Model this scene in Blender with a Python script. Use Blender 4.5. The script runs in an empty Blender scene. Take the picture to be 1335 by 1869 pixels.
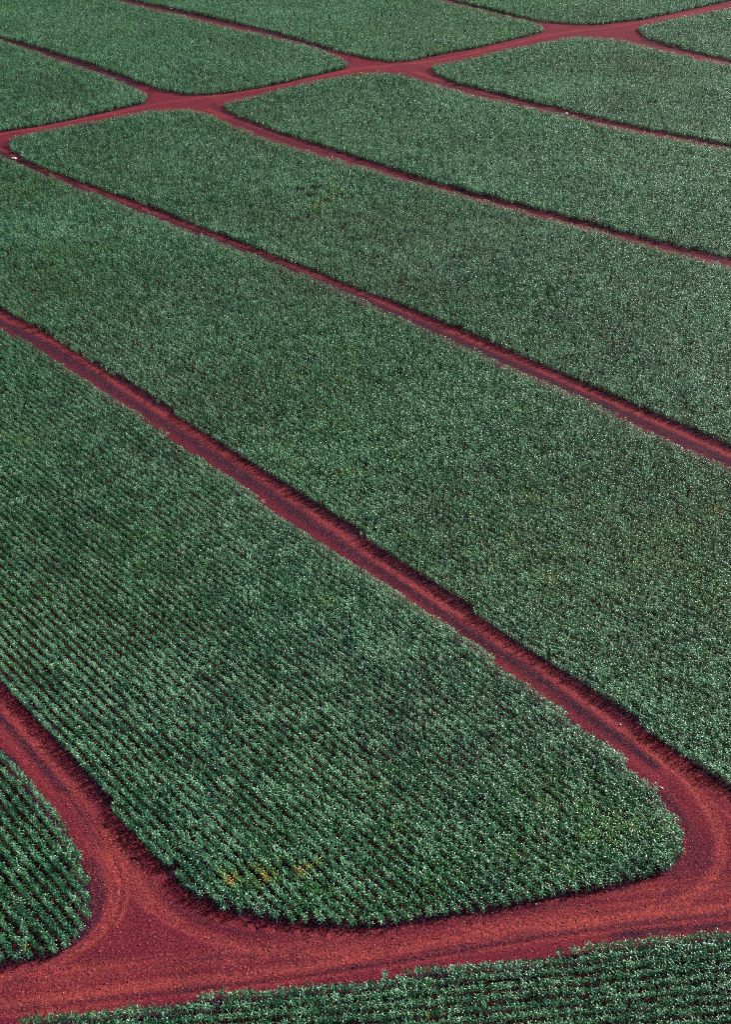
import bpy, math, random
import numpy as np

random.seed(7)
RNG = np.random.default_rng(11)
scene = bpy.context.scene
COL = scene.collection

# ------------------------------------------------------------------ camera, sky, sun, exposure
CAM_H = 115.0                       # metres above the field
FOCAL = 2100.0                      # focal length in photo pixels (photo is 1335 x 1869)
PW, PH = 1335.0, 1869.0
HORIZON = -450.0                    # photo row of the horizon
PITCH = math.atan((PH / 2 - HORIZON) / FOCAL)
cd = bpy.data.cameras.new('camera')
cam = bpy.data.objects.new('camera', cd)
COL.objects.link(cam)
cam.location = (0, 0, CAM_H)
cam.rotation_euler = (math.pi / 2 - PITCH, 0, 0)
cd.sensor_fit = 'VERTICAL'
cd.sensor_height = 36.0
cd.sensor_width = 36.0
cd.lens = 36.0 * FOCAL / PH
cd.clip_start = 1.0
cd.clip_end = 20000.0
scene.camera = cam

SUN_EL, SUN_AZ = math.radians(29), math.radians(57)      # azimuth clockwise from +Y (away from the camera)
world = bpy.data.worlds.new('World')
scene.world = world
world.use_nodes = True
wn = world.node_tree.nodes
bg = wn['Background']
sky = wn.new('ShaderNodeTexSky')
sky.sky_type = 'NISHITA'
sky.sun_disc = False
sky.sun_elevation = SUN_EL
sky.sun_rotation = SUN_AZ
world.node_tree.links.new(sky.outputs[0], bg.inputs[0])
bg.inputs[1].default_value = 0.05
sd = bpy.data.lights.new('sun', 'SUN')
sd.energy = 5.0
sd.angle = math.radians(2.2)
sd.color = (1.0, 0.97, 0.92)
sun = bpy.data.objects.new('sun', sd)
COL.objects.link(sun)
sun.rotation_euler = (math.pi / 2 - SUN_EL, 0, math.pi - SUN_AZ)
sun.location = (60, 60, 200)
vs = scene.view_settings
vs.view_transform = 'Standard'
vs.look = 'None'
vs.gamma = 1.0
vs.exposure = 1.0
scene.cycles.use_denoising = False
scene.cycles.pixel_filter_type = 'BLACKMAN_HARRIS'
scene.cycles.filter_width = 1.05
scene.cycles.max_bounces = 6
scene.cycles.diffuse_bounces = 3
scene.cycles.glossy_bounces = 2
scene.cycles.transmission_bounces = 3

# ------------------------------------------------------------------ survey: photo outline -> ground map
CP, SP = math.cos(PITCH), math.sin(PITCH)


def ground(pts, z=0.0):
    p = np.asarray(pts, float)
    dx = p[:, 0] - PW / 2
    dv = p[:, 1] - PH / 2
    dy = FOCAL * CP - dv * SP
    dz = -FOCAL * SP - dv * CP
    t = (z - CAM_H) / dz
    return np.stack([dx * t, dy * t], 1)


def in_frame(xy, mx, top, bot):
    d = xy[:, 1] * CP + CAM_H * SP
    u = xy[:, 0] / d * FOCAL + PW / 2
    v = -(xy[:, 1] * SP - CAM_H * CP) / d * FOCAL + PH / 2
    return (u > -mx) & (u < PW + mx) & (v > -top) & (v < PH + bot) & (d > 5)


CANOPY = 1.60           # height of the leafy top: the outlines below were read off along it
A_AZ = math.radians(137.6)
ROW_A = np.array([math.sin(A_AZ), math.cos(A_AZ)])
ROW_B = np.array([math.sin(math.radians(85)), math.cos(math.radians(85))])


def poly(*chains, h=1.0):
    out = []
    for kind, pts in chains:
        out.append(ground(pts, h * (CANOPY - 0.3 if kind == 'top' else CANOPY)))
    return np.concatenate(out)


FIELDS = {  # tone lightens the leaves of the upper fields in place of distance haze
    'near': dict(rows=ROW_B, poly=poly(
        ('top', [(-420, 1925), (-200, 1893), (0, 1864), (36, 1860), (90, 1848), (180, 1840), (300, 1824), (432, 1804), (570, 1790), (667, 1779), (867, 1750), (1000, 1735), (1095, 1722), (1226, 1708), (1335, 1697), (1600, 1668), (1900, 1635)]),
        ('base', [(1900, 2100), (1335, 2150), (-420, 2150)]), h=0.88), h=0.88, wide=1.0, row=1.27, tone=0.00, tint=0.00,
        label='dark green crop field below the wide red dirt road at the bottom edge'),
    'left_tip': dict(rows=ROW_A, poly=poly(
        ('top', [(-330, 1010), (-160, 1185), (0, 1355), (27, 1378), (52, 1416), (74, 1443), (97, 1470), (117, 1500), (133, 1530), (150, 1566), (164, 1596), (168, 1630)]),
        ('base', [(163, 1675), (144, 1704), (112, 1724), (94, 1735), (0, 1750), (-200, 1785), (-420, 1822), (-420, 1300)]), h=0.84), h=0.84, wide=1.0, row=1.27, tone=0.00, tint=0.00,
        label='crop field with a rounded tip at the lower left, dark furrows between its rows'),
    'centre': dict(rows=ROW_A, poly=poly(
        ('base', [(-400, 830), (-200, 1035), (0, 1239), (25, 1264), (61, 1304), (112, 1360), (146, 1401), (190, 1454), (215, 1484), (251, 1520), (276, 1553), (307, 1589), (336, 1616), (386, 1643), (449, 1663), (520, 1673), (570, 1678), (630, 1683), (700, 1681), (792, 1667), (917, 1646), (1042, 1622), (1117, 1608), (1207, 1587), (1233, 1573), (1248, 1555)]),
        ('top', [(1251, 1535), (1246, 1503), (1226, 1480), (1213, 1460), (1201, 1436), (1163, 1406), (1138, 1375), (1105, 1350), (1063, 1320), (1025, 1290), (1000, 1272), (940, 1229), (891, 1189), (835, 1148), (745, 1092), (700, 1063), (667, 1040), (575, 978), (500, 927), (425, 870), (330, 805), (250, 752), (165, 697), (75, 637), (0, 595), (-200, 480), (-400, 365)]), h=0.83), h=0.83, wide=1.06, row=1.27, tone=0.02, tint=0.00,
        label='large crop field in the lower middle between the two diagonal red tracks'),
    'wide': dict(rows=ROW_A, poly=poly(
        ('base', [(-395, 330), (-200, 440), (0, 557), (65, 590), (165, 652), (250, 704), (350, 767), (450, 832), (540, 890), (667, 972), (767, 1041), (824, 1078), (880, 1117), (925, 1150), (1000, 1198), (1088, 1255), (1143, 1294), (1213, 1343), (1263, 1380), (1335, 1430), (1420, 1480), (1500, 1520), (1600, 1535), (1800, 1505), (2000, 1470)]),
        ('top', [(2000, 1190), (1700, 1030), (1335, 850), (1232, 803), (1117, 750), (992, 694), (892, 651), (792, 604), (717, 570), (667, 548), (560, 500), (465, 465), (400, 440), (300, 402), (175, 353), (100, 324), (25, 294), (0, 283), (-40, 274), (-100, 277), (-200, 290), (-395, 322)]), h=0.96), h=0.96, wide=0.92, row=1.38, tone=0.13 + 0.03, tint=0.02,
        label='widest crop field running from the left edge down to the right edge'),
    'upper_middle': dict(rows=ROW_A, poly=poly(
        ('base', [(14, 257), (17, 268), (45, 288), (100, 310), (155, 330), (250, 362), (350, 402), (470, 447), (560, 483), (667, 525), (792, 572), (917, 624), (1042, 681), (1167, 735), (1335, 806), (1600, 925)]),
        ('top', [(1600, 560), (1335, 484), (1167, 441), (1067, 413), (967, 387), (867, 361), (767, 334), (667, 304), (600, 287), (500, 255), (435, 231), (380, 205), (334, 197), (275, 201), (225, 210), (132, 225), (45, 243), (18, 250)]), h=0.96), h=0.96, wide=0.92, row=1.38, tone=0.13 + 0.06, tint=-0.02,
        label='crop field with a pale weedy patch, pointed tip at the left edge'),
    'upper_right': dict(rows=ROW_A, poly=poly(
        ('base', [(406, 188), (415, 199), (500, 231), (600, 263), (667, 285), (767, 317), (867, 345), (1017, 383), (1167, 424), (1292, 453), (1335, 464), (1600, 535)]),
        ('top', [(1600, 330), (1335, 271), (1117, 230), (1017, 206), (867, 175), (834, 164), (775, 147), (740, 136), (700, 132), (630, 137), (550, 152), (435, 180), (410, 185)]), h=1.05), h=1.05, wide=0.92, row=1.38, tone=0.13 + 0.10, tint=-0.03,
        label='crop field in the upper right between the second and third tracks below the far road'),
    'far_right': dict(rows=ROW_A, poly=poly(
        ('base', [(786, 119), (800, 132), (834, 146), (867, 155), (1017, 191), (1167, 226), (1335, 258), (1600, 312)]),
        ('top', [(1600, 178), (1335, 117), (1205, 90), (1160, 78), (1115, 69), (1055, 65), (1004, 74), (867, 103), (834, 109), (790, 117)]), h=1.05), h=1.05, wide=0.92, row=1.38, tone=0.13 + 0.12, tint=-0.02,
        label='crop field below the farthest road junction at the upper right'),
    'corner': dict(rows=ROW_A, poly=poly(
        ('base', [(1165, 49), (1175, 63), (1235, 81), (1335, 105), (1600, 165)]),
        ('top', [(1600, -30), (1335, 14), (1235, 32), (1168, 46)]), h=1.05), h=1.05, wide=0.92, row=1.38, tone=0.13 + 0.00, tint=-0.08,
        label='small wedge of crop at the right edge near the top corner'),
    'far_left': dict(rows=ROW_A, poly=poly(
        ('base', [(-300, 288), (-150, 260), (0, 233), (75, 222), (150, 207), (225, 190), (263, 182), (269, 174)]),
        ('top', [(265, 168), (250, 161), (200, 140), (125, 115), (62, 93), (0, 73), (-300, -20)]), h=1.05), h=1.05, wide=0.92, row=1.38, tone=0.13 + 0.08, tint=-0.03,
        label='triangle of crop at the upper left edge above the red road'),
    'far_middle': dict(rows=ROW_A, poly=poly(
        ('base', [(-250, -8), (0, 62), (75, 84), (150, 107), (225, 134), (287, 157), (334, 166), (375, 167), (430, 161), (500, 149), (600, 126), (630, 119), (637, 114)]),
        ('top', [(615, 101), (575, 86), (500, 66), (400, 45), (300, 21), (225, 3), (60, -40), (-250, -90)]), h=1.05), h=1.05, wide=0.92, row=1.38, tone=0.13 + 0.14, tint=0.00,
        label='crop field at the top left between two dark tracks'),
    'top_middle': dict(rows=ROW_A, poly=poly(
        ('base', [(60, -55), (250, -2), (350, 19), (450, 42), (500, 54), (575, 75), (625, 91), (675, 102), (712, 107), (750, 105), (834, 88), (867, 83), (967, 60), (995, 52)]),
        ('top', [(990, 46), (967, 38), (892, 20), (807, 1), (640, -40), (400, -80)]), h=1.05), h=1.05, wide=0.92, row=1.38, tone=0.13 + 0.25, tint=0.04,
        label='pale crop field at the top middle, rounded against the far road'),
    'top_right': dict(rows=ROW_A, poly=poly(
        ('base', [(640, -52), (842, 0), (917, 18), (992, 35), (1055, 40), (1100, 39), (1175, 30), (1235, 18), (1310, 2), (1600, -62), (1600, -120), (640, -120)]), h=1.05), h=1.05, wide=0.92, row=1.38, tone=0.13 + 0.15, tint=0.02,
        label='sliver of crop along the top edge above the farthest junction'),
}


def inside(xy, pg):
    x, y = xy[:, 0], xy[:, 1]
    r = np.zeros(len(xy), bool)
    x0, y0 = pg[-1]
    box = (x >= pg[:, 0].min()) & (x <= pg[:, 0].max()) & (y >= pg[:, 1].min()) & (y <= pg[:, 1].max())
    idx = np.nonzero(box)[0]
    x, y = x[idx], y[idx]
    rr = np.zeros(len(idx), bool)
    for x1, y1 in pg:
        if y0 != y1:
            c = (y1 > y) != (y0 > y)
            rr ^= c & (x < (x0 - x1) * (y - y1) / (y0 - y1) + x1)
        x0, y0 = x1, y1
    r[idx] = rr
    return r


def vnoise(xy, size, seed):
    """smooth value noise, 0..1"""
    g = np.random.default_rng(seed).random((256, 256))
    p = np.asarray(xy) / size + 1000.37
    i = np.floor(p).astype(int)
    f = p - i
    f = f * f * (3 - 2 * f)
    a, b = i[:, 0] % 256, i[:, 1] % 256
    a1, b1 = (a + 1) % 256, (b + 1) % 256
    return (g[a, b] * (1 - f[:, 0]) + g[a1, b] * f[:, 0]) * (1 - f[:, 1]) + (g[a, b1] * (1 - f[:, 0]) + g[a1, b1] * f[:, 0]) * f[:, 1]


def line_dist(xy, ln):
    best = np.full(len(xy), 1e9)
    for a, b in zip(ln[:-1], ln[1:]):
        ab = b - a
        t = np.clip(((xy - a) @ ab) / (ab @ ab), 0, 1)
        d = np.hypot(*(xy - a - t[:, None] * ab).T)
        np.minimum(best, d, out=best)
    return best


def smooth_line(ln, n=3):
    for _ in range(n):
        q = [ln[0]]
        for a, b in zip(ln[:-1], ln[1:]):
            q += [a * .75 + b * .25, a * .25 + b * .75]
        q.append(ln[-1])
        ln = np.array(q)
    return ln


# ------------------------------------------------------------------ materials
def mat(name):
    m = bpy.data.materials.new(name)
    m.use_nodes = True
    nt = m.node_tree
    return m, nt, nt.nodes, nt.links, nt.nodes['Principled BSDF']


def math_node(nt, op, a, b=None, clamp=False):
    n = nt.nodes.new('ShaderNodeMath')
    n.operation = op
    n.use_clamp = clamp
    for k, v in ((0, a), (1, b)):
        if v is None:
            continue
        if isinstance(v, (int, float)):
            n.inputs[k].default_value = v
        else:
            nt.links.new(v, n.inputs[k])
    return n.outputs[0]


def mix_col(nt, fac, a, b):
    n = nt.nodes.new('ShaderNodeMix')
    n.data_type = 'RGBA'
    for sock, v in ((n.inputs[0], fac), (n.inputs[6], a), (n.inputs[7], b)):
        if isinstance(v, (int, float)):
            sock.default_value = v
        elif isinstance(v, tuple):
            sock.default_value = (*v, 1)
        else:
            nt.links.new(v, sock)
    return n.outputs[2]


def noise(nt, scale, detail=3.0, vec=None, rough=0.6):
    n = nt.nodes.new('ShaderNodeTexNoise')
    n.inputs['Scale'].default_value = scale
    n.inputs['Detail'].default_value = detail
    n.inputs['Roughness'].default_value = rough
    if vec is not None:
        nt.links.new(vec, n.inputs['Vector'])
    return n.outputs[0]


def ramp(nt, v, lo, hi):
    n = nt.nodes.new('ShaderNodeMapRange')
    n.inputs[1].default_value = lo
    n.inputs[2].default_value = hi
    nt.links.new(v, n.inputs[0])
    return n.outputs[0]


def attr(nt, name, kind='GEOMETRY'):
    n = nt.nodes.new('ShaderNodeAttribute')
    n.attribute_type = kind
    n.attribute_name = name
    return n


SOIL_RED = (0.140, 0.0115, 0.026)
SOIL_PALE = (0.34, 0.052, 0.045)
SOIL_DARK = (0.020, 0.009, 0.022)


def soil_material(name, plain=False):
    m, nt, nd, lk, bs = mat(name)
    tc = nd.new('ShaderNodeTexCoord').outputs['Object']
    grain = noise(nt, 3.4, 5.0, tc, 0.8)
    clod = noise(nt, 1.1, 4.0, tc, 0.75)
    patch = noise(nt, 0.16, 3.0, tc, 0.6)
    if plain:
        col = mix_col(nt, ramp(nt, patch, .35, .65), (0.012, 0.009, 0.008), (0.022, 0.011, 0.010))  # darkened for leaf litter and for the shade between the rows
    else:
        br = attr(nt, 'bright').outputs['Fac']
        dm = attr(nt, 'damp_shade').outputs['Fac']
        brk = ramp(nt, clod, .3, .7)
        b2 = math_node(nt, 'MULTIPLY', br, math_node(nt, 'ADD', brk, 0.45), True)
        d2 = math_node(nt, 'MULTIPLY', dm, math_node(nt, 'ADD', math_node(nt, 'SUBTRACT', 1.0, brk), 0.5), True)
        col = mix_col(nt, ramp(nt, patch, .3, .7), SOIL_RED, (0.175, 0.0165, 0.027))
        col = mix_col(nt, b2, col, SOIL_PALE)
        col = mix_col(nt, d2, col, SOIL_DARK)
    gr = ramp(nt, grain, .40, .58)
    dark = mix_col(nt, 0.8, col, (0.018, 0.006, 0.012))
    col = mix_col(nt, gr, dark, col)
    hi = math_node(nt, 'MULTIPLY', ramp(nt, grain, .56, .68), 0.6, True)
    lite = mix_col(nt, hi, col, (0.42, 0.075, 0.070))
    lite = mix_col(nt, math_node(nt, 'MULTIPLY', ramp(nt, noise(nt, 4.3, 2.0, tc, 0.6), .64, .72), 0.5 if not plain else 0.0, True), lite, (0.60, 0.26, 0.22))
    lk.new(lite, bs.inputs['Base Color'])
    bs.inputs['Roughness'].default_value = 0.9
    bs.inputs['Specular IOR Level'].default_value = 0.05
    bp = nd.new('ShaderNodeBump')
    bp.inputs['Strength'].default_value = 0.9
    bp.inputs['Distance'].default_value = 0.10
    lk.new(math_node(nt, 'ADD', grain, math_node(nt, 'MULTIPLY', clod, 1.2)), bp.inputs['Height'])
    lk.new(bp.outputs[0], bs.inputs['Normal'])
    return m


M_ROAD = soil_material('red_dirt')
M_SOIL = soil_material('field_soil', True)


def leaf_material():
    m, nt, nd, lk, bs = mat('crop_leaf')
    tint = attr(nt, 'tint', 'INSTANCER').outputs['Fac']       # 0 blue-green .. 0.5 green .. 1 straw
    tone = attr(nt, 'tone', 'INSTANCER').outputs['Fac']       # plant-to-plant lightness, upper fields lifted in place of haze
    age = attr(nt, 'age').outputs['Fac']                      # leaf-to-leaf difference on one plant
    cr = nd.new('ShaderNodeValToRGB')
    e = cr.color_ramp.elements
    e[0].position, e[0].color = 0.0, (0.004, 0.085, 0.044, 1)
    e[1].position, e[1].color = 1.0, (0.52, 0.20, 0.05, 1)
    for p, c in ((0.33, (0.016, 0.125, 0.030)), (0.6, (0.095, 0.20, 0.022)), (0.8, (0.26, 0.24, 0.035))):
        k = cr.color_ramp.elements.new(p)
        k.color = (*c, 1)
    tt = math_node(nt, 'ADD', tint, math_node(nt, 'MULTIPLY', math_node(nt, 'SUBTRACT', age, 0.5), 0.28), True)
    lk.new(tt, cr.inputs[0])
    t2 = math_node(nt, 'ADD', tone, math_node(nt, 'MULTIPLY', math_node(nt, 'SUBTRACT', attr(nt, 'pale').outputs['Fac'], 0.55), 0.75), True)
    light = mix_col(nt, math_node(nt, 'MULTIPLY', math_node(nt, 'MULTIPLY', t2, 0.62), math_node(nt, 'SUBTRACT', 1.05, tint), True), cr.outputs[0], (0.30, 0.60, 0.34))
    lk.new(light, bs.inputs['Base Color'])
    bs.inputs['Roughness'].default_value = 0.38
    bs.inputs['Specular IOR Level'].default_value = 0.5
    tr = nd.new('ShaderNodeBsdfTranslucent')
    lk.new(mix_col(nt, 0.5, light, (0.10, 0.26, 0.04)), tr.inputs[0])
    mx = nd.new('ShaderNodeMixShader')
    mx.inputs[0].default_value = 0.27
    lk.new(bs.outputs[0], mx.inputs[1])
    lk.new(tr.outputs[0], mx.inputs[2])
    lk.new(mx.outputs[0], nd['Material Output'].inputs[0])
    return m


M_LEAF = leaf_material()

# ------------------------------------------------------------------ ground sheet
def mesh_obj(name, verts, faces, material, kind=None, smooth=False):
    me = bpy.data.meshes.new(name)
    me.from_pydata([tuple(v) for v in verts], [], [tuple(f) for f in faces])
    me.materials.append(material)
    if smooth:
        me.polygons.foreach_set('use_smooth', [True] * len(me.polygons))
    o = bpy.data.objects.new(name, me)
    COL.objects.link(o)
    if kind:
        o['kind'] = kind
    return o


S = 6000.0
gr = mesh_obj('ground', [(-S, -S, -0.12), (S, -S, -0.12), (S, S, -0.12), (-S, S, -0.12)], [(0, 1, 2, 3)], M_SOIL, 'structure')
gr['label'] = 'bare red soil under and around the crop'

# wheel tracks, damp centre strips and other dark strips of the roads, surveyed as lines on the ground: (bright?, half width m, strength, points)
TRACKS = [
    # the diagonal tracks are darkened over their whole width
    ('d', 2.4, 0.85, [(-150, 490), (0, 583), (165, 675), (350, 797), (550, 930), (734, 1056), (846, 1136), (958, 1209), (1063, 1287), (1130, 1340)]),
    ('d', 2.8, 0.9, [(0, 277), (90, 318), (300, 399), (500, 475), (700, 558), (900, 645), (1100, 734), (1335, 841), (1600, 955)]),
    ('d', 2.8, 0.9, [(430, 218), (520, 252), (620, 283), (767, 327), (900, 362), (1040, 397), (1335, 476), (1600, 548)]),
    ('d', 2.8, 0.9, [(810, 150), (900, 175), (1035, 205), (1130, 227), (1335, 266), (1600, 322)]),
    ('d', 2.8, 0.95, [(1180, 75), (1335, 111), (1600, 170)]),
    ('d', 2.8, 0.95, [(-100, 45), (0, 70), (100, 102), (200, 137), (250, 157)]),
    ('d', 2.8, 0.95, [(225, 1), (350, 28), (500, 61), (600, 92)]),
    ('d', 2.8, 0.95, [(800, -5), (900, 20), (980, 40)]),
    ('b', 0.75, 0.85, [(-150, 480), (0, 578), (75, 610), (165, 667), (250, 726), (350, 788), (450, 854), (550, 922), (650, 995), (722, 1045), (779, 1084), (846, 1127), (902, 1166), (958, 1200), (1000, 1229), (1033, 1256), (1100, 1303), (1150, 1342), (1200, 1377), (1240, 1410), (1290, 1470), (1325, 1540), (1310, 1600), (1250, 1645), (1150, 1675), (1000, 1695)]),
    ('d', 0.75, 1.0, [(-150, 497), (0, 592), (75, 626), (165, 684), (250, 743), (350, 808), (450, 872), (550, 942), (650, 1014), (734, 1064), (790, 1104), (846, 1147), (902, 1185), (958, 1219), (1010, 1256), (1063, 1297), (1113, 1334), (1163, 1370), (1195, 1396)]),
    ('b', 0.6, 0.3, [(734, 1082), (790, 1122), (846, 1166), (902, 1204), (958, 1238), (1063, 1316), (1113, 1353), (1163, 1390), (1210, 1430), (1255, 1480), (1275, 1540), (1260, 1590), (1200, 1630)]),
    ('b', 0.75, 0.75, [(-150, 1120), (0, 1284), (22, 1309), (56, 1347), (90, 1385), (124, 1428), (157, 1466), (191, 1509), (220, 1560), (262, 1625), (330, 1690), (430, 1730), (560, 1745), (700, 1735)]),
    ('d', 0.55, 0.9, [(-150, 1150), (0, 1309), (22, 1329), (56, 1369), (90, 1410), (124, 1450), (144, 1480), (165, 1515), (185, 1545)]),
    ('b', 0.5, 0.35, [(-150, 1170), (0, 1329), (45, 1385), (90, 1439), (126, 1488), (150, 1525), (185, 1580), (205, 1630), (195, 1690), (140, 1740), (40, 1775), (-150, 1810)]),
    ('d', 0.5, 0.35, [(60, 1345), (112, 1388), (160, 1440), (200, 1490), (240, 1540)]),  # crop shade along the track edge, put into the soil colour
    ('b', 0.8, 0.85, [(-200, 1862), (0, 1832), (101, 1824), (202, 1808), (300, 1796), (450, 1781), (555, 1766), (700, 1740), (867, 1703), (1017, 1682), (1180, 1668), (1335, 1655), (1600, 1630)]),
    ('b', 0.6, 0.5, [(-200, 1840), (0, 1800), (120, 1785), (300, 1765), (450, 1750), (600, 1730), (760, 1705), (920, 1680), (1100, 1655), (1335, 1625), (1600, 1590)]),
    ('b', 0.35, 0.5, [(450, 1768), (600, 1752), (760, 1728), (900, 1712)]),
    ('d', 0.3, 0.5, [(400, 1774), (500, 1768), (620, 1748), (720, 1732)]),
    ('d', 0.3, 0.45, [(480, 1785), (560, 1776), (700, 1757), (860, 1728), (1000, 1708), (1180, 1692), (1335, 1678)]),
    ('d', 0.7, 0.7, [(-150, 1795), (0, 1762), (70, 1745), (120, 1730), (160, 1705), (182, 1660), (182, 1610), (170, 1570)]),
    ('d', 0.6, 0.85, [(840, 1668), (930, 1655), (1010, 1645), (1080, 1630), (1140, 1618)]),
    ('d', 0.8, 0.7, [(1235, 1600), (1262, 1580), (1275, 1550), (1262, 1515), (1240, 1480), (1215, 1452)]),
    ('d', 0.6, 0.8, [(1120, 1705), (1200, 1698), (1335, 1685), (1500, 1670)]),
    ('d', 0.9, 0.35, [(330, 1755), (400, 1742), (470, 1738)]),
    # second diagonal track
    ('b', 0.8, 0.8, [(0, 272), (40, 291), (90, 316), (190, 353), (300, 395), (400, 432), (500, 470), (600, 512), (700, 552), (800, 594), (900, 638), (1000, 682), (1100, 726), (1200, 770), (1335, 832), (1600, 945)]),
    ('d', 0.9, 0.9, [(0, 279), (40, 296), (90, 322), (190, 360), (300, 402), (400, 440), (500, 479), (600, 521), (700, 563), (800, 606), (900, 652), (1000, 695), (1100, 741), (1200, 786), (1335, 850), (1600, 965)]),
    # third, fourth, fifth
    ('b', 0.9, 0.55, [(380, 200), (440, 223), (520, 252), (620, 283), (767, 327), (900, 362), (1040, 397), (1335, 476), (1600, 548)]),
    ('b', 0.9, 0.6, [(760, 132), (834, 157), (900, 175), (1035, 205), (1130, 227), (1335, 266), (1600, 322)]),
    ('d', 0.9, 0.35, [(1120, 60), (1180, 75), (1335, 111), (1600, 170)]),
    # the far road and its junctions
    ('b', 1.3, 0.5, [(-300, 297), (0, 245), (100, 226), (220, 204), (290, 188), (345, 181), (450, 168), (600, 137), (660, 124), (720, 118), (800, 111), (900, 89), (1000, 64), (1060, 55), (1100, 52), (1180, 40), (1335, 9), (1500, -25)]),
    ('d', 1.2, 0.4, [(0, 262), (5, 272), (30, 285)]),
    ('d', 1.0, 0.6, [(385, 190), (410, 206), (430, 219)]),
    ('d', 1.0, 0.6, [(770, 125), (795, 139), (815, 147)]),
    ('d', 1.2, 0.5, [(640, 107), (640, 118), (600, 131)]),
    ('d', 1.2, 0.5, [(272, 166), (275, 178), (240, 192)]),
    ('d', 1.4, 0.5, [(-100, 45), (0, 70), (100, 102), (200, 137), (260, 160)]),
    ('d', 1.4, 0.5, [(225, 1), (350, 28), (500, 61), (600, 92)]),
]
for i, t in enumerate(TRACKS):
    TRACKS[i] = (t[0], t[1], t[2], smooth_line(ground(t[3])))
# single tyre lines: bundles of narrow tracks along the wide road and round the junction corners
BUNDLES = [
    (16, 3.0, [(-200, 1848), (0, 1815), (202, 1795), (450, 1765), (700, 1730), (867, 1700), (1017, 1675), (1180, 1655), (1335, 1638), (1600, 1608)]),
    (7, 1.5, [(124, 1440), (191, 1530), (225, 1590), (290, 1660), (400, 1708), (560, 1725), (760, 1705), (1000, 1668)]),
    (7, 1.4, [(124, 1455), (175, 1535), (208, 1600), (205, 1660), (160, 1720), (60, 1765), (-150, 1800)]),
    (7, 1.6, [(1150, 1350), (1220, 1400), (1285, 1470), (1310, 1540), (1290, 1600), (1220, 1640), (1100, 1665), (900, 1690)]),
    (5, 1.5, [(1220, 1392), (1300, 1450), (1370, 1510), (1450, 1560), (1600, 1575)]),
]
brg = np.random.default_rng(5)
for n, spread, pts in BUNDLES:
    ln = smooth_line(ground(pts))
    tg = np.gradient(ln, axis=0)
    nr = np.stack([tg[:, 1], -tg[:, 0]], 1) / np.hypot(*tg.T)[:, None]
    for k in range(n):
        i0, i1 = sorted(brg.integers(0, len(ln), 2))
        if i1 - i0 < len(ln) * 0.3:
            i0, i1 = 0, len(ln)
        drift = brg.uniform(-spread, spread) + np.linspace(brg.uniform(-.5, .5), brg.uniform(-.5, .5), len(ln))
        seg = (ln + nr * drift[:, None])[i0:i1]
        TRACKS.append(('b' if brg.random() < .55 else 'd', brg.uniform(.16, .30), brg.uniform(.35, .75), seg))


def road_grid(y0, y1, step):
    xs_half = 40 + y1 * 0.42
    nx, ny = int(2 * xs_half / step) + 1, int(round((y1 - y0) / step)) + 1
    xs = (np.arange(nx) - nx // 2) * step
    ys = y0 + np.arange(ny) * step
    X, Y = np.meshgrid(xs, ys)
    xy = np.stack([X.ravel(), Y.ravel()], 1)
    ok = in_frame(xy, 160, 60, 160)
    ins = np.zeros(len(xy), bool)
    for f in FIELDS.values():
        ins |= inside(xy, f['poly'])
    keep = (ok & ~ins).reshape(ny, nx)
    for _ in range(max(2, int(2.5 / step))):
        k = keep.copy()
        k[1:] |= keep[:-1]
        k[:-1] |= keep[1:]
        k[:, 1:] |= keep[:, :-1]
        k[:, :-1] |= keep[:, 1:]
        keep = k
    return xy, keep, nx, ny, ins


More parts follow.
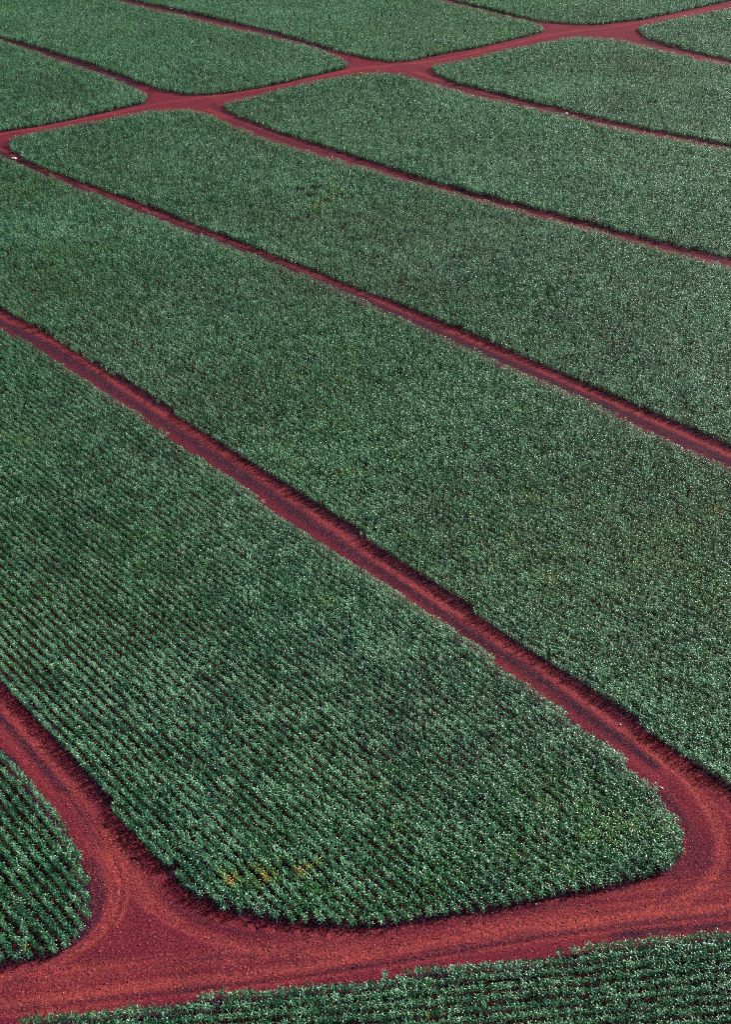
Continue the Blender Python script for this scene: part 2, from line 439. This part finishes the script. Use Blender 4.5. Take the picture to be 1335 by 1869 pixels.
def build_road():
    allv, allf, bright, damp_shade = [], [], [], []
    free = []
    off = 0
    for y0, y1, step in ((52.0, 160.0, 0.24), (160.0, 760.0, 0.75)):
        xy, keep, nx, ny, ins = road_grid(y0, y1, step)
        q = keep[:-1, :-1] & keep[1:, :-1] & keep[:-1, 1:] & keep[1:, 1:]
        j, i = np.nonzero(q)
        a = j * nx + i
        f = np.stack([a, a + 1, a + nx + 1, a + nx], 1)
        used = np.unique(f)
        mp = np.full(nx * ny, -1)
        mp[used] = np.arange(len(used)) + off
        p = xy[used]
        b = np.zeros(len(p))
        d = np.zeros(len(p))
        z = (vnoise(p, 1.1, 3) - .5) * 0.05 + (vnoise(p, 6.0, 4) - .5) * 0.09
        wob = (vnoise(p, 2.5, 5) - .5) * 0.5
        for kind, w, s, ln in TRACKS:
            near = np.nonzero((p[:, 0] > ln[:, 0].min() - 6) & (p[:, 0] < ln[:, 0].max() + 6) & (p[:, 1] > ln[:, 1].min() - 6) & (p[:, 1] < ln[:, 1].max() + 6))[0]
            dist = line_dist(p[near], ln) + wob[near] * w
            g = s * np.exp(-(dist / (w * 1.15)) ** 2)
            if kind == 'b':
                b[near] = np.maximum(b[near], g)
                z[near] -= 0.05 * g
            else:
                d[near] = np.maximum(d[near], g)
                z[near] += 0.03 * g
        d *= 1 - 0.8 * np.clip(b * 1.4, 0, 1)
        # general wear patches; soil under the crop darkened for its litter and painted shade
        b = np.clip(b + (vnoise(p, 9, 8) - .45) * 0.35, 0, 1)
        d = np.clip(d + np.clip(vnoise(p, 3.2, 9) - .72, 0, 1) * 0.9, 0, 1)
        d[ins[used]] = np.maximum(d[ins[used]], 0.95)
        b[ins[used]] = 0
        z = np.clip(z, -0.08, 0.12)
        allv.append(np.column_stack([p, z]))
        allf.append(mp[f])
        bright.append(b)
        damp_shade.append(d)
        free.append(~ins[used])
        off += len(used)
    v = np.concatenate(allv)
    f = np.concatenate(allf)
    me = bpy.data.meshes.new('dirt_road')
    me.vertices.add(len(v))
    me.vertices.foreach_set('co', v.astype(np.float32).ravel())
    me.loops.add(len(f) * 4)
    me.loops.foreach_set('vertex_index', f.astype(np.int32).ravel())
    me.polygons.add(len(f))
    me.polygons.foreach_set('loop_start', np.arange(0, len(f) * 4, 4, dtype=np.int32))
    me.polygons.foreach_set('loop_total', np.full(len(f), 4, dtype=np.int32))
    me.polygons.foreach_set('use_smooth', np.ones(len(f), bool))
    for nm, arr in (('bright', bright), ('damp_shade', damp_shade)):
        at = me.attributes.new(nm, 'FLOAT', 'POINT')
        at.data.foreach_set('value', np.concatenate(arr).astype(np.float32))
    me.update()
    me.validate()
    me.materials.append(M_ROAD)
    o = bpy.data.objects.new('dirt_road', me)
    COL.objects.link(o)
    o['kind'] = 'structure'
    o['label'] = 'red dirt farm roads with wheel tracks between the crop fields'
    return v, np.concatenate(free), np.concatenate(bright), np.concatenate(damp_shade)


ROAD_V, ROAD_FREE, ROAD_B, ROAD_D = build_road()

# ------------------------------------------------------------------ crop plants
def plant_mesh(name, seed):
    r = random.Random(seed)
    verts, faces, age = [], [], []
    rings = 8
    top = 1.35
    for k in range(rings):
        h = top * k / (rings - 1)
        rad = 0.028 - 0.012 * k / (rings - 1)
        for j in range(3):
            a = 2 * math.pi * j / 3
            verts.append((rad * math.cos(a), rad * math.sin(a), h - 0.03))
            age.append(0.5)
        if k:
            b0, b1 = (k - 1) * 3, k * 3
            for j in range(3):
                faces.append((b0 + j, b0 + (j + 1) % 3, b1 + (j + 1) % 3, b1 + j))
    nb = 14
    az = r.random() * 6.28
    for b in range(nb):
        az += 2.4 + r.uniform(-.5, .5)
        lvl = min(rings - 1, 1 + int((rings - 1) * (b / (nb - 1)) ** 0.7))
        j = int((az / 2.0944)) % 3
        i0, i1 = lvl * 3 + j, lvl * 3 + (j + 1) % 3
        p0 = [(verts[i0][k] + verts[i1][k]) / 2 for k in range(3)]
        L = r.uniform(0.5, 0.85)
        el = math.radians(r.uniform(45, 84))
        end = math.radians(r.uniform(-80, 20))
        w = r.uniform(0.04, 0.062)
        ag = r.random()
        segs = 4
        pos = list(p0)
        prev = (i0, i1)
        twist = r.uniform(-.5, .5)
        for s in range(1, segs + 1):
            t = s / segs
            e = el + (end - el) * t ** 1.3
            st = L / segs
            a2 = az + twist * t * 0.6
            pos[0] += st * math.cos(e) * math.cos(a2)
            pos[1] += st * math.cos(e) * math.sin(a2)
            pos[2] += st * math.sin(e)
            if s < segs:
                ww = w * (0.85, 1.0, 0.75)[s - 1]
                roll = twist * t * 1.6
                sx, sy = -math.sin(a2), math.cos(a2)
                ux, uy, uz = -math.sin(e) * math.cos(a2), -math.sin(e) * math.sin(a2), math.cos(e)
                cx = [sx * math.cos(roll) + ux * math.sin(roll), sy * math.cos(roll) + uy * math.sin(roll), uz * math.sin(roll)]
                n = len(verts)
                verts.append(tuple(pos[k] - cx[k] * ww for k in range(3)))
                verts.append(tuple(pos[k] + cx[k] * ww for k in range(3)))
                age += [ag, ag]
                faces.append((prev[0], prev[1], n + 1, n))
                prev = (n, n + 1)
            else:
                n = len(verts)
                verts.append(tuple(pos))
                age.append(ag)
                faces.append((prev[0], prev[1], n))
    me = bpy.data.meshes.new(name)
    me.from_pydata(verts, [], faces)
    at = me.attributes.new('age', 'FLOAT', 'POINT')
    at.data.foreach_set('value', age)
    at = me.attributes.new('pale', 'FLOAT', 'POINT')
    at.data.foreach_set('value', [(a * 7.31 + 0.13) % 1.0 for a in age])
    me.polygons.foreach_set('use_smooth', [True] * len(me.polygons))
    me.materials.append(M_LEAF)
    return me


NVAR = 8
PLANTS = [plant_mesh('crop_plant', 40 + k) for k in range(NVAR)]

# dried or weedy patches seen in the crop: photo spot, radius in metres, tint shift
SPOTS = [((1050, 900), 26, .07), ((1250, 1050), 12, .10), ((880, 820), 16, .08), ((1150, 600), 30, -.10), ((900, 470), 25, -.05), ((1250, 200), 35, -.06), ((600, 200), 30, -.05), ((1280, 60), 30, -.1), ((320, 120), 30, -.06),
         ((600, 1480), 14, .05), ((300, 1250), 14, -.06), ((700, 1250), 14, -.05), ((1150, 1520), 8, .10), ((500, 1600), 8, .08), ((100, 1000), 12, -.04), ((250, 780), 16, -.06),
         ((550, 1585), 0.9, .75), ((575, 1578), 1.0, .45), ((428, 1607), 1.1, .6), ((400, 1600), 1.4, .30), ((480, 1600), 1.5, .28), ((500, 1595), 1.0, .34), ((575, 1625), 1.2, .22), ((470, 1585), 1.2, .2),
         ((1140, 1510), 1.4, .36), ((1120, 1545), 1.6, .24), ((1205, 1515), 1.3, .28), ((1080, 1525), 1.5, .2), ((1165, 1490), 1.0, .3),
         ((960, 905), 1.6, .40), ((790, 800), 2.2, .22), ((1010, 1060), 2.0, .34), ((590, 1100), 1.4, .38), ((845, 860), 3.0, .14), ((1310, 930), 2.0, .4), ((900, 920), 3.5, .12),
         ((550, 335), 3.0, .4), ((600, 330), 3.0, .3), ((620, 350), 3.0, .4), ((575, 375), 3.5, .35), ((600, 365), 3.0, .45), ((1040, 375), 3.0, .22), ((1185, 180), 2.5, .2), ((1215, 176), 2.5, .3), ((960, 620), 3.0, .16),
         ((1000, 140), 6.0, .12), ((1130, 160), 5.0, .14), ((790, 90), 5.0, .2), ((750, 98), 4.0, .22), ((40, 575), 1.2, .3), ((165, 650), 1.2, .35), ((235, 1450), 1.0, .15), ((945, 1870), 1.0, .25), ((1060, 1705), 2.0, .1),
         ((585, 1270), 3.0, .1), ((360, 1400), 1.6, .12), ((1180, 1215), 2.2, .18), ((1200, 1240), 1.5, .22), ((720, 1500), 2.0, .1), ((60, 1640), 1.2, .2), ((1000, 1425), 1.5, .2)]
SPOT_XY = [(ground([p], 0.9)[0], r, s) for p, r, s in SPOTS]
GAP = [(ground([(319, 1583)], 0.6)[0], 0.8), (ground([(1187, 187)], 1)[0], 2.2), (ground([(110, 206)], 1)[0], 1.6), (ground([(575, 342)], 1)[0], 2.0), (ground([(548, 346)], 1)[0], 1.8), (ground([(570, 356)], 1)[0], 1.6), (ground([(622, 357)], 1)[0], 1.8), (ground([(598, 366)], 1)[0], 1.4), (ground([(690, 1487)], 1)[0], 0.6), (ground([(350, 1515)], 1)[0], 0.6)]

PALE = [((550, 334), 3, .7), ((595, 330), 3, .6), ((575, 374), 4, .6), ((540, 375), 3, .5), ((610, 360), 4, .4), ((1000, 140), 9, .3), ((60, 440), 14, .2), ((200, 30), 30, .2), ((800, 60), 30, .2), ((1050, 160), 12, .25)]
PALE_XY = [(ground([q], 1.2)[0], r, t) for q, r, t in PALE]


def plant_points(fd, seed):
    rg = np.random.default_rng(seed)
    pg = fd['poly']
    d = fd['rows']
    n = np.array([d[1], -d[0]])
    u, w = pg @ d, pg @ n
    ks = np.arange(math.floor(w.min() / fd['row']), math.ceil(w.max() / fd['row']) + 1)
    out = []
    for k in ks:
        along = np.arange(u.min(), u.max(), 0.34)
        row = along[:, None] * d + (k * fd['row']) * n
        out.append(row)
    p = np.concatenate(out)
    p = p[in_frame(p, 120, 40, 150)]
    far = np.hypot(p[:, 0], p[:, 1])
    keep = rg.random(len(p)) < np.clip(1.2 - far / 800.0, 0.5, 1.0)
    p = p[keep]
    # rows wander a little, plants are not evenly set
    p = p + n * ((vnoise(p, 14, 21) - .5) * 0.35)[:, None] + rg.normal(0, 0.055, p.shape)
    p = p[inside(p, pg)]
    p = p[line_dist(p, np.concatenate([pg, pg[:1]])) > 0.16 + (vnoise(p, 1.4, 22) - .5) * 0.25]
    ok = np.ones(len(p), bool)
    for c, r in GAP:
        ok &= np.hypot(p[:, 0] - c[0], p[:, 1] - c[1]) > r
    p = p[ok]
    far = np.hypot(p[:, 0], p[:, 1])
    m = len(p)
    tint = 0.17 + fd['tint'] + (vnoise(p, 34, 31) - .5) * 0.26 + (vnoise(p, 9, 32) - .5) * 0.22 + (vnoise(p, 2.2, 36) - .5) * 0.22 + rg.normal(0, 0.075, m)
    tint += 0.5 * (rg.random(m) < 0.006) * rg.random(m)
    for c, r, s in SPOT_XY:
        dd = np.hypot(p[:, 0] - c[0], p[:, 1] - c[1])
        tint += s * np.exp(-(dd / r) ** 2) * (0.5 + 1.1 * rg.random(m))
    tint = np.clip(tint, 0.0, 1.0)
    pale = np.zeros(m)
    for c, r, s in PALE_XY:
        pale += s * np.exp(-(np.hypot(p[:, 0] - c[0], p[:, 1] - c[1]) / r) ** 2)
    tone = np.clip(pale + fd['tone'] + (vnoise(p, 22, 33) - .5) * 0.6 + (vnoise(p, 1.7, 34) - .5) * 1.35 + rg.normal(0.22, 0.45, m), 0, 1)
    scl = np.clip(1.0 + (vnoise(p, 26, 35) - .5) * 0.30 + (vnoise(p, 2.6, 37) - .5) * 0.24 + rg.normal(0, 0.085, m), 0.6, 1.4)
    scl *= (1 + np.clip(far - 300, 0, 400) / 400 * 0.18) * fd['h']
    rot = np.column_stack([rg.normal(0, 0.13, m), rg.normal(0, 0.13, m), rg.random(m) * 2 * math.pi])
    var = rg.integers(0, NVAR, m)
    return p, tint, tone, scl, rot, var


def make_scatter_group(name, coll):
    ng = bpy.data.node_groups.new(name, 'GeometryNodeTree')
    ng.interface.new_socket('Geometry', in_out='INPUT', socket_type='NodeSocketGeometry')
    ng.interface.new_socket('Geometry', in_out='OUTPUT', socket_type='NodeSocketGeometry')
    gi, go = ng.nodes.new('NodeGroupInput'), ng.nodes.new('NodeGroupOutput')
    ci = ng.nodes.new('GeometryNodeCollectionInfo')
    ci.inputs['Collection'].default_value = coll
    ci.inputs['Separate Children'].default_value = True
    ci.inputs['Reset Children'].default_value = True
    ip = ng.nodes.new('GeometryNodeInstanceOnPoints')
    ip.inputs['Pick Instance'].default_value = True
    lk = ng.links

    def named(nm, dt):
        a = ng.nodes.new('GeometryNodeInputNamedAttribute')
        a.data_type = dt
        a.inputs['Name'].default_value = nm
        return a.outputs['Attribute']
    lk.new(gi.outputs[0], ip.inputs['Points'])
    lk.new(ci.outputs[0], ip.inputs['Instance'])
    lk.new(named('var', 'INT'), ip.inputs['Instance Index'])
    e2r = ng.nodes.new('FunctionNodeEulerToRotation')
    lk.new(named('rot', 'FLOAT_VECTOR'), e2r.inputs[0])
    lk.new(e2r.outputs[0], ip.inputs['Rotation'])
    lk.new(named('scl', 'FLOAT_VECTOR'), ip.inputs['Scale'])
    lk.new(ip.outputs[0], go.inputs[0])
    return ng


def scatter_object(name, pts, z, scl, rot, var, floats, group):
    me = bpy.data.meshes.new(name)
    me.vertices.add(len(pts))
    co = np.column_stack([pts, z]).astype(np.float32)
    me.vertices.foreach_set('co', co.ravel())
    a = me.attributes.new('scl', 'FLOAT_VECTOR', 'POINT')
    a.data.foreach_set('vector', scl.astype(np.float32).ravel())
    a = me.attributes.new('rot', 'FLOAT_VECTOR', 'POINT')
    a.data.foreach_set('vector', rot.astype(np.float32).ravel())
    a = me.attributes.new('var', 'INT', 'POINT')
    a.data.foreach_set('value', var.astype(np.int32))
    for nm, arr in floats.items():
        a = me.attributes.new(nm, 'FLOAT', 'POINT')
        a.data.foreach_set('value', arr.astype(np.float32))
    o = bpy.data.objects.new(name, me)
    COL.objects.link(o)
    md = o.modifiers.new('scatter', 'NODES')
    md.node_group = group
    return o


# the plants nearest the camera stand as objects of their own; the rest of each field is one mass
src = bpy.data.collections.new('crop_plant_kinds')
pp = {k: plant_points(f, 100 + i) for i, (k, f) in enumerate(FIELDS.items())}
p, tint, tone, scl, rot, var = pp['near']
vis = in_frame(p, -6, 0, -14)
cand = np.nonzero(vis)[0]
cand = cand[np.argsort(np.hypot(p[cand, 0], p[cand, 1]))][:300]
for q, i in enumerate(cand):
    v = q if q < NVAR else int(var[i])
    o = bpy.data.objects.new('crop_plant', PLANTS[v])
    COL.objects.link(o)
    o.location = (p[i, 0], p[i, 1], -0.03)
    o.rotation_euler = tuple(rot[i])
    o.scale = (scl[i],) * 3
    o['tint'] = float(tint[i])
    o['tone'] = float(tone[i])
    o['label'] = 'leafy green crop plant in the rows along the bottom edge'
    o['category'] = 'crop plant'
    o['group'] = 'crop plants nearest the camera'
    if q < NVAR:
        src.objects.link(o)
rest = np.ones(len(p), bool)
rest[cand] = False
pp['near'] = (p[rest], tint[rest], tone[rest], scl[rest], rot[rest], var[rest])
G_PLANT = make_scatter_group('plant_rows', src)
total = 0
for k, f in FIELDS.items():
    p, tint, tone, scl, rot, var = pp[k]
    s3 = np.column_stack([scl * f['wide'], scl * f['wide'], scl])
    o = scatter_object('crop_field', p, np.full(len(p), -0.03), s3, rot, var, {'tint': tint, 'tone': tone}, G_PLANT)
    o['kind'] = 'stuff'
    o['label'] = f['label']
    o['category'] = 'crop field'
    total += len(p)
print('plants', total)

# ------------------------------------------------------------------ loose clods on the roads
def lump_mesh(name, seed, material, flat=0.7, jag=0.25):
    import bmesh
    r = random.Random(seed)
    bm = bmesh.new()
    bmesh.ops.create_icosphere(bm, subdivisions=1, radius=1.0)
    for v in bm.verts:
        s = 1 + r.uniform(-jag, jag)
        v.co = (v.co.x * s, v.co.y * s * 0.85, v.co.z * s * flat)
    me = bpy.data.meshes.new(name)
    bm.to_mesh(me)
    bm.free()
    me.materials.append(material)
    return me


m, nt, nd, lk, bs = mat('clod')
tn = attr(nt, 'tone', 'INSTANCER').outputs['Fac']
lk.new(mix_col(nt, tn, (0.14, 0.02, 0.025), (0.50, 0.14, 0.10)), bs.inputs['Base Color'])
bs.inputs['Roughness'].default_value = 0.85
M_CLOD = m
csrc = bpy.data.collections.new('clod_kinds')
for k in range(4):
    csrc.objects.link(bpy.data.objects.new('clod', lump_mesh('clod', 70 + k, M_CLOD)))
G_CLOD = make_scatter_group('clod_scatter', csrc)
fi = np.nonzero(ROAD_FREE & (ROAD_V[:, 1] < 330))[0]
pick = RNG.choice(fi, size=min(26000, len(fi) * 3), replace=True)
pr = np.clip(0.35 + ROAD_D[pick] * 0.4, 0, 1)
pick = pick[RNG.random(len(pick)) < pr]
cp = ROAD_V[pick, :2] + RNG.uniform(-.4, .4, (len(pick), 2))
size = 0.035 + RNG.random(len(pick)) ** 3 * 0.075
tone = np.clip(0.25 + ROAD_B[pick] * 0.4 - ROAD_D[pick] * 0.4 + RNG.normal(0, .25, len(pick)), 0, 1)
o = scatter_object('loose_clods', cp, ROAD_V[pick, 2] + size * 0.3, np.column_stack([size] * 3),
                   RNG.random((len(pick), 3)) * 6.28, RNG.integers(0, 4, len(pick)), {'tone': tone}, G_CLOD)
o['kind'] = 'stuff'
o['label'] = 'loose red soil clods scattered over the dirt roads'

# ------------------------------------------------------------------ pale stones and lumps lying on the tracks
m, nt, nd, lk, bs = mat('pale_stone')
oi = attr(nt, 'stone_tone', 'OBJECT').outputs['Color']
tc = nd.new('ShaderNodeTexCoord').outputs['Object']
lk.new(mix_col(nt, math_node(nt, 'MULTIPLY', ramp(nt, noise(nt, 6.0, 4.0, tc), .5, .75), 0.5, True), oi, (0.30, 0.12, 0.09)), bs.inputs['Base Color'])
bs.inputs['Roughness'].default_value = 0.8
M_STONE = m


def stone_mesh(seed, sx, sy, sz):
    import bmesh
    r = random.Random(seed)
    bm = bmesh.new()
    bmesh.ops.create_icosphere(bm, subdivisions=3, radius=1.0)
    cuts = []
    for _ in range(9):
        a, b = r.uniform(0, 6.28), r.uniform(-.5, 1.2)
        cuts.append((math.cos(a) * math.cos(b), math.sin(a) * math.cos(b), math.sin(b), r.uniform(.62, .9)))
    for v in bm.verts:                                   # flat broken faces
        for cx, cy, cz, d in cuts:
            t = v.co.x * cx + v.co.y * cy + v.co.z * cz - d
            if t > 0:
                v.co.x -= cx * t
                v.co.y -= cy * t
                v.co.z -= cz * t
        s = 1 + r.uniform(-.03, .03)
        v.co = (v.co.x * sx * s, v.co.y * sy * s, v.co.z * sz * s)
    me = bpy.data.meshes.new('stone')
    bm.to_mesh(me)
    bm.free()
    me.materials.append(M_STONE)
    return me


def stone(name, px, size, tone, label, seed, turn=0.3):
    g = ground([px])[0]
    o = bpy.data.objects.new(name, stone_mesh(seed, *size))
    COL.objects.link(o)
    o.location = (g[0], g[1], size[2] * 0.62)
    o.rotation_euler = (0, 0, turn)
    o['stone_tone'] = tone
    o['label'] = label
    o['category'] = 'stone'
    return o


stone('stone', (943, 1645), (.19, .15, .17), (0.85, 0.70, 0.50), 'cream coloured stone at the crop edge beside the wide bottom road', 1)
stone('stone', (979, 1651), (.15, .11, .10), (0.80, 0.80, 0.82), 'small white stone on the dark road edge, right of the cream stone', 2)
stone('stone', (1208, 1438), (.34, .10, .09), (0.82, 0.80, 0.86), 'thin white sliver of stone beside the right tip of the middle field', 3, -0.65)
stone('stone', (1133, 1323), (.16, .12, .10), (0.80, 0.72, 0.68), 'pale stone in the middle of the diagonal track near the right junction', 4)
stone('stone', (25, 291), (.95, .65, .55), (0.85, 0.70, 0.70), 'big pinkish white stone where the track meets the far road at the left edge', 5)
stone('stone', (1034, 209), (.75, .5, .5), (0.85, 0.66, 0.55), 'pale stone on the third track from the top right', 6)
stone('stone', (312, 17), (.8, .5, .45), (0.85, 0.82, 0.80), 'white stone on the dark track near the top edge', 7)
stone('stone', (281, 398), (.40, .28, .26), (0.80, 0.74, 0.72), 'light grey stone on the long diagonal track at the upper left', 8)
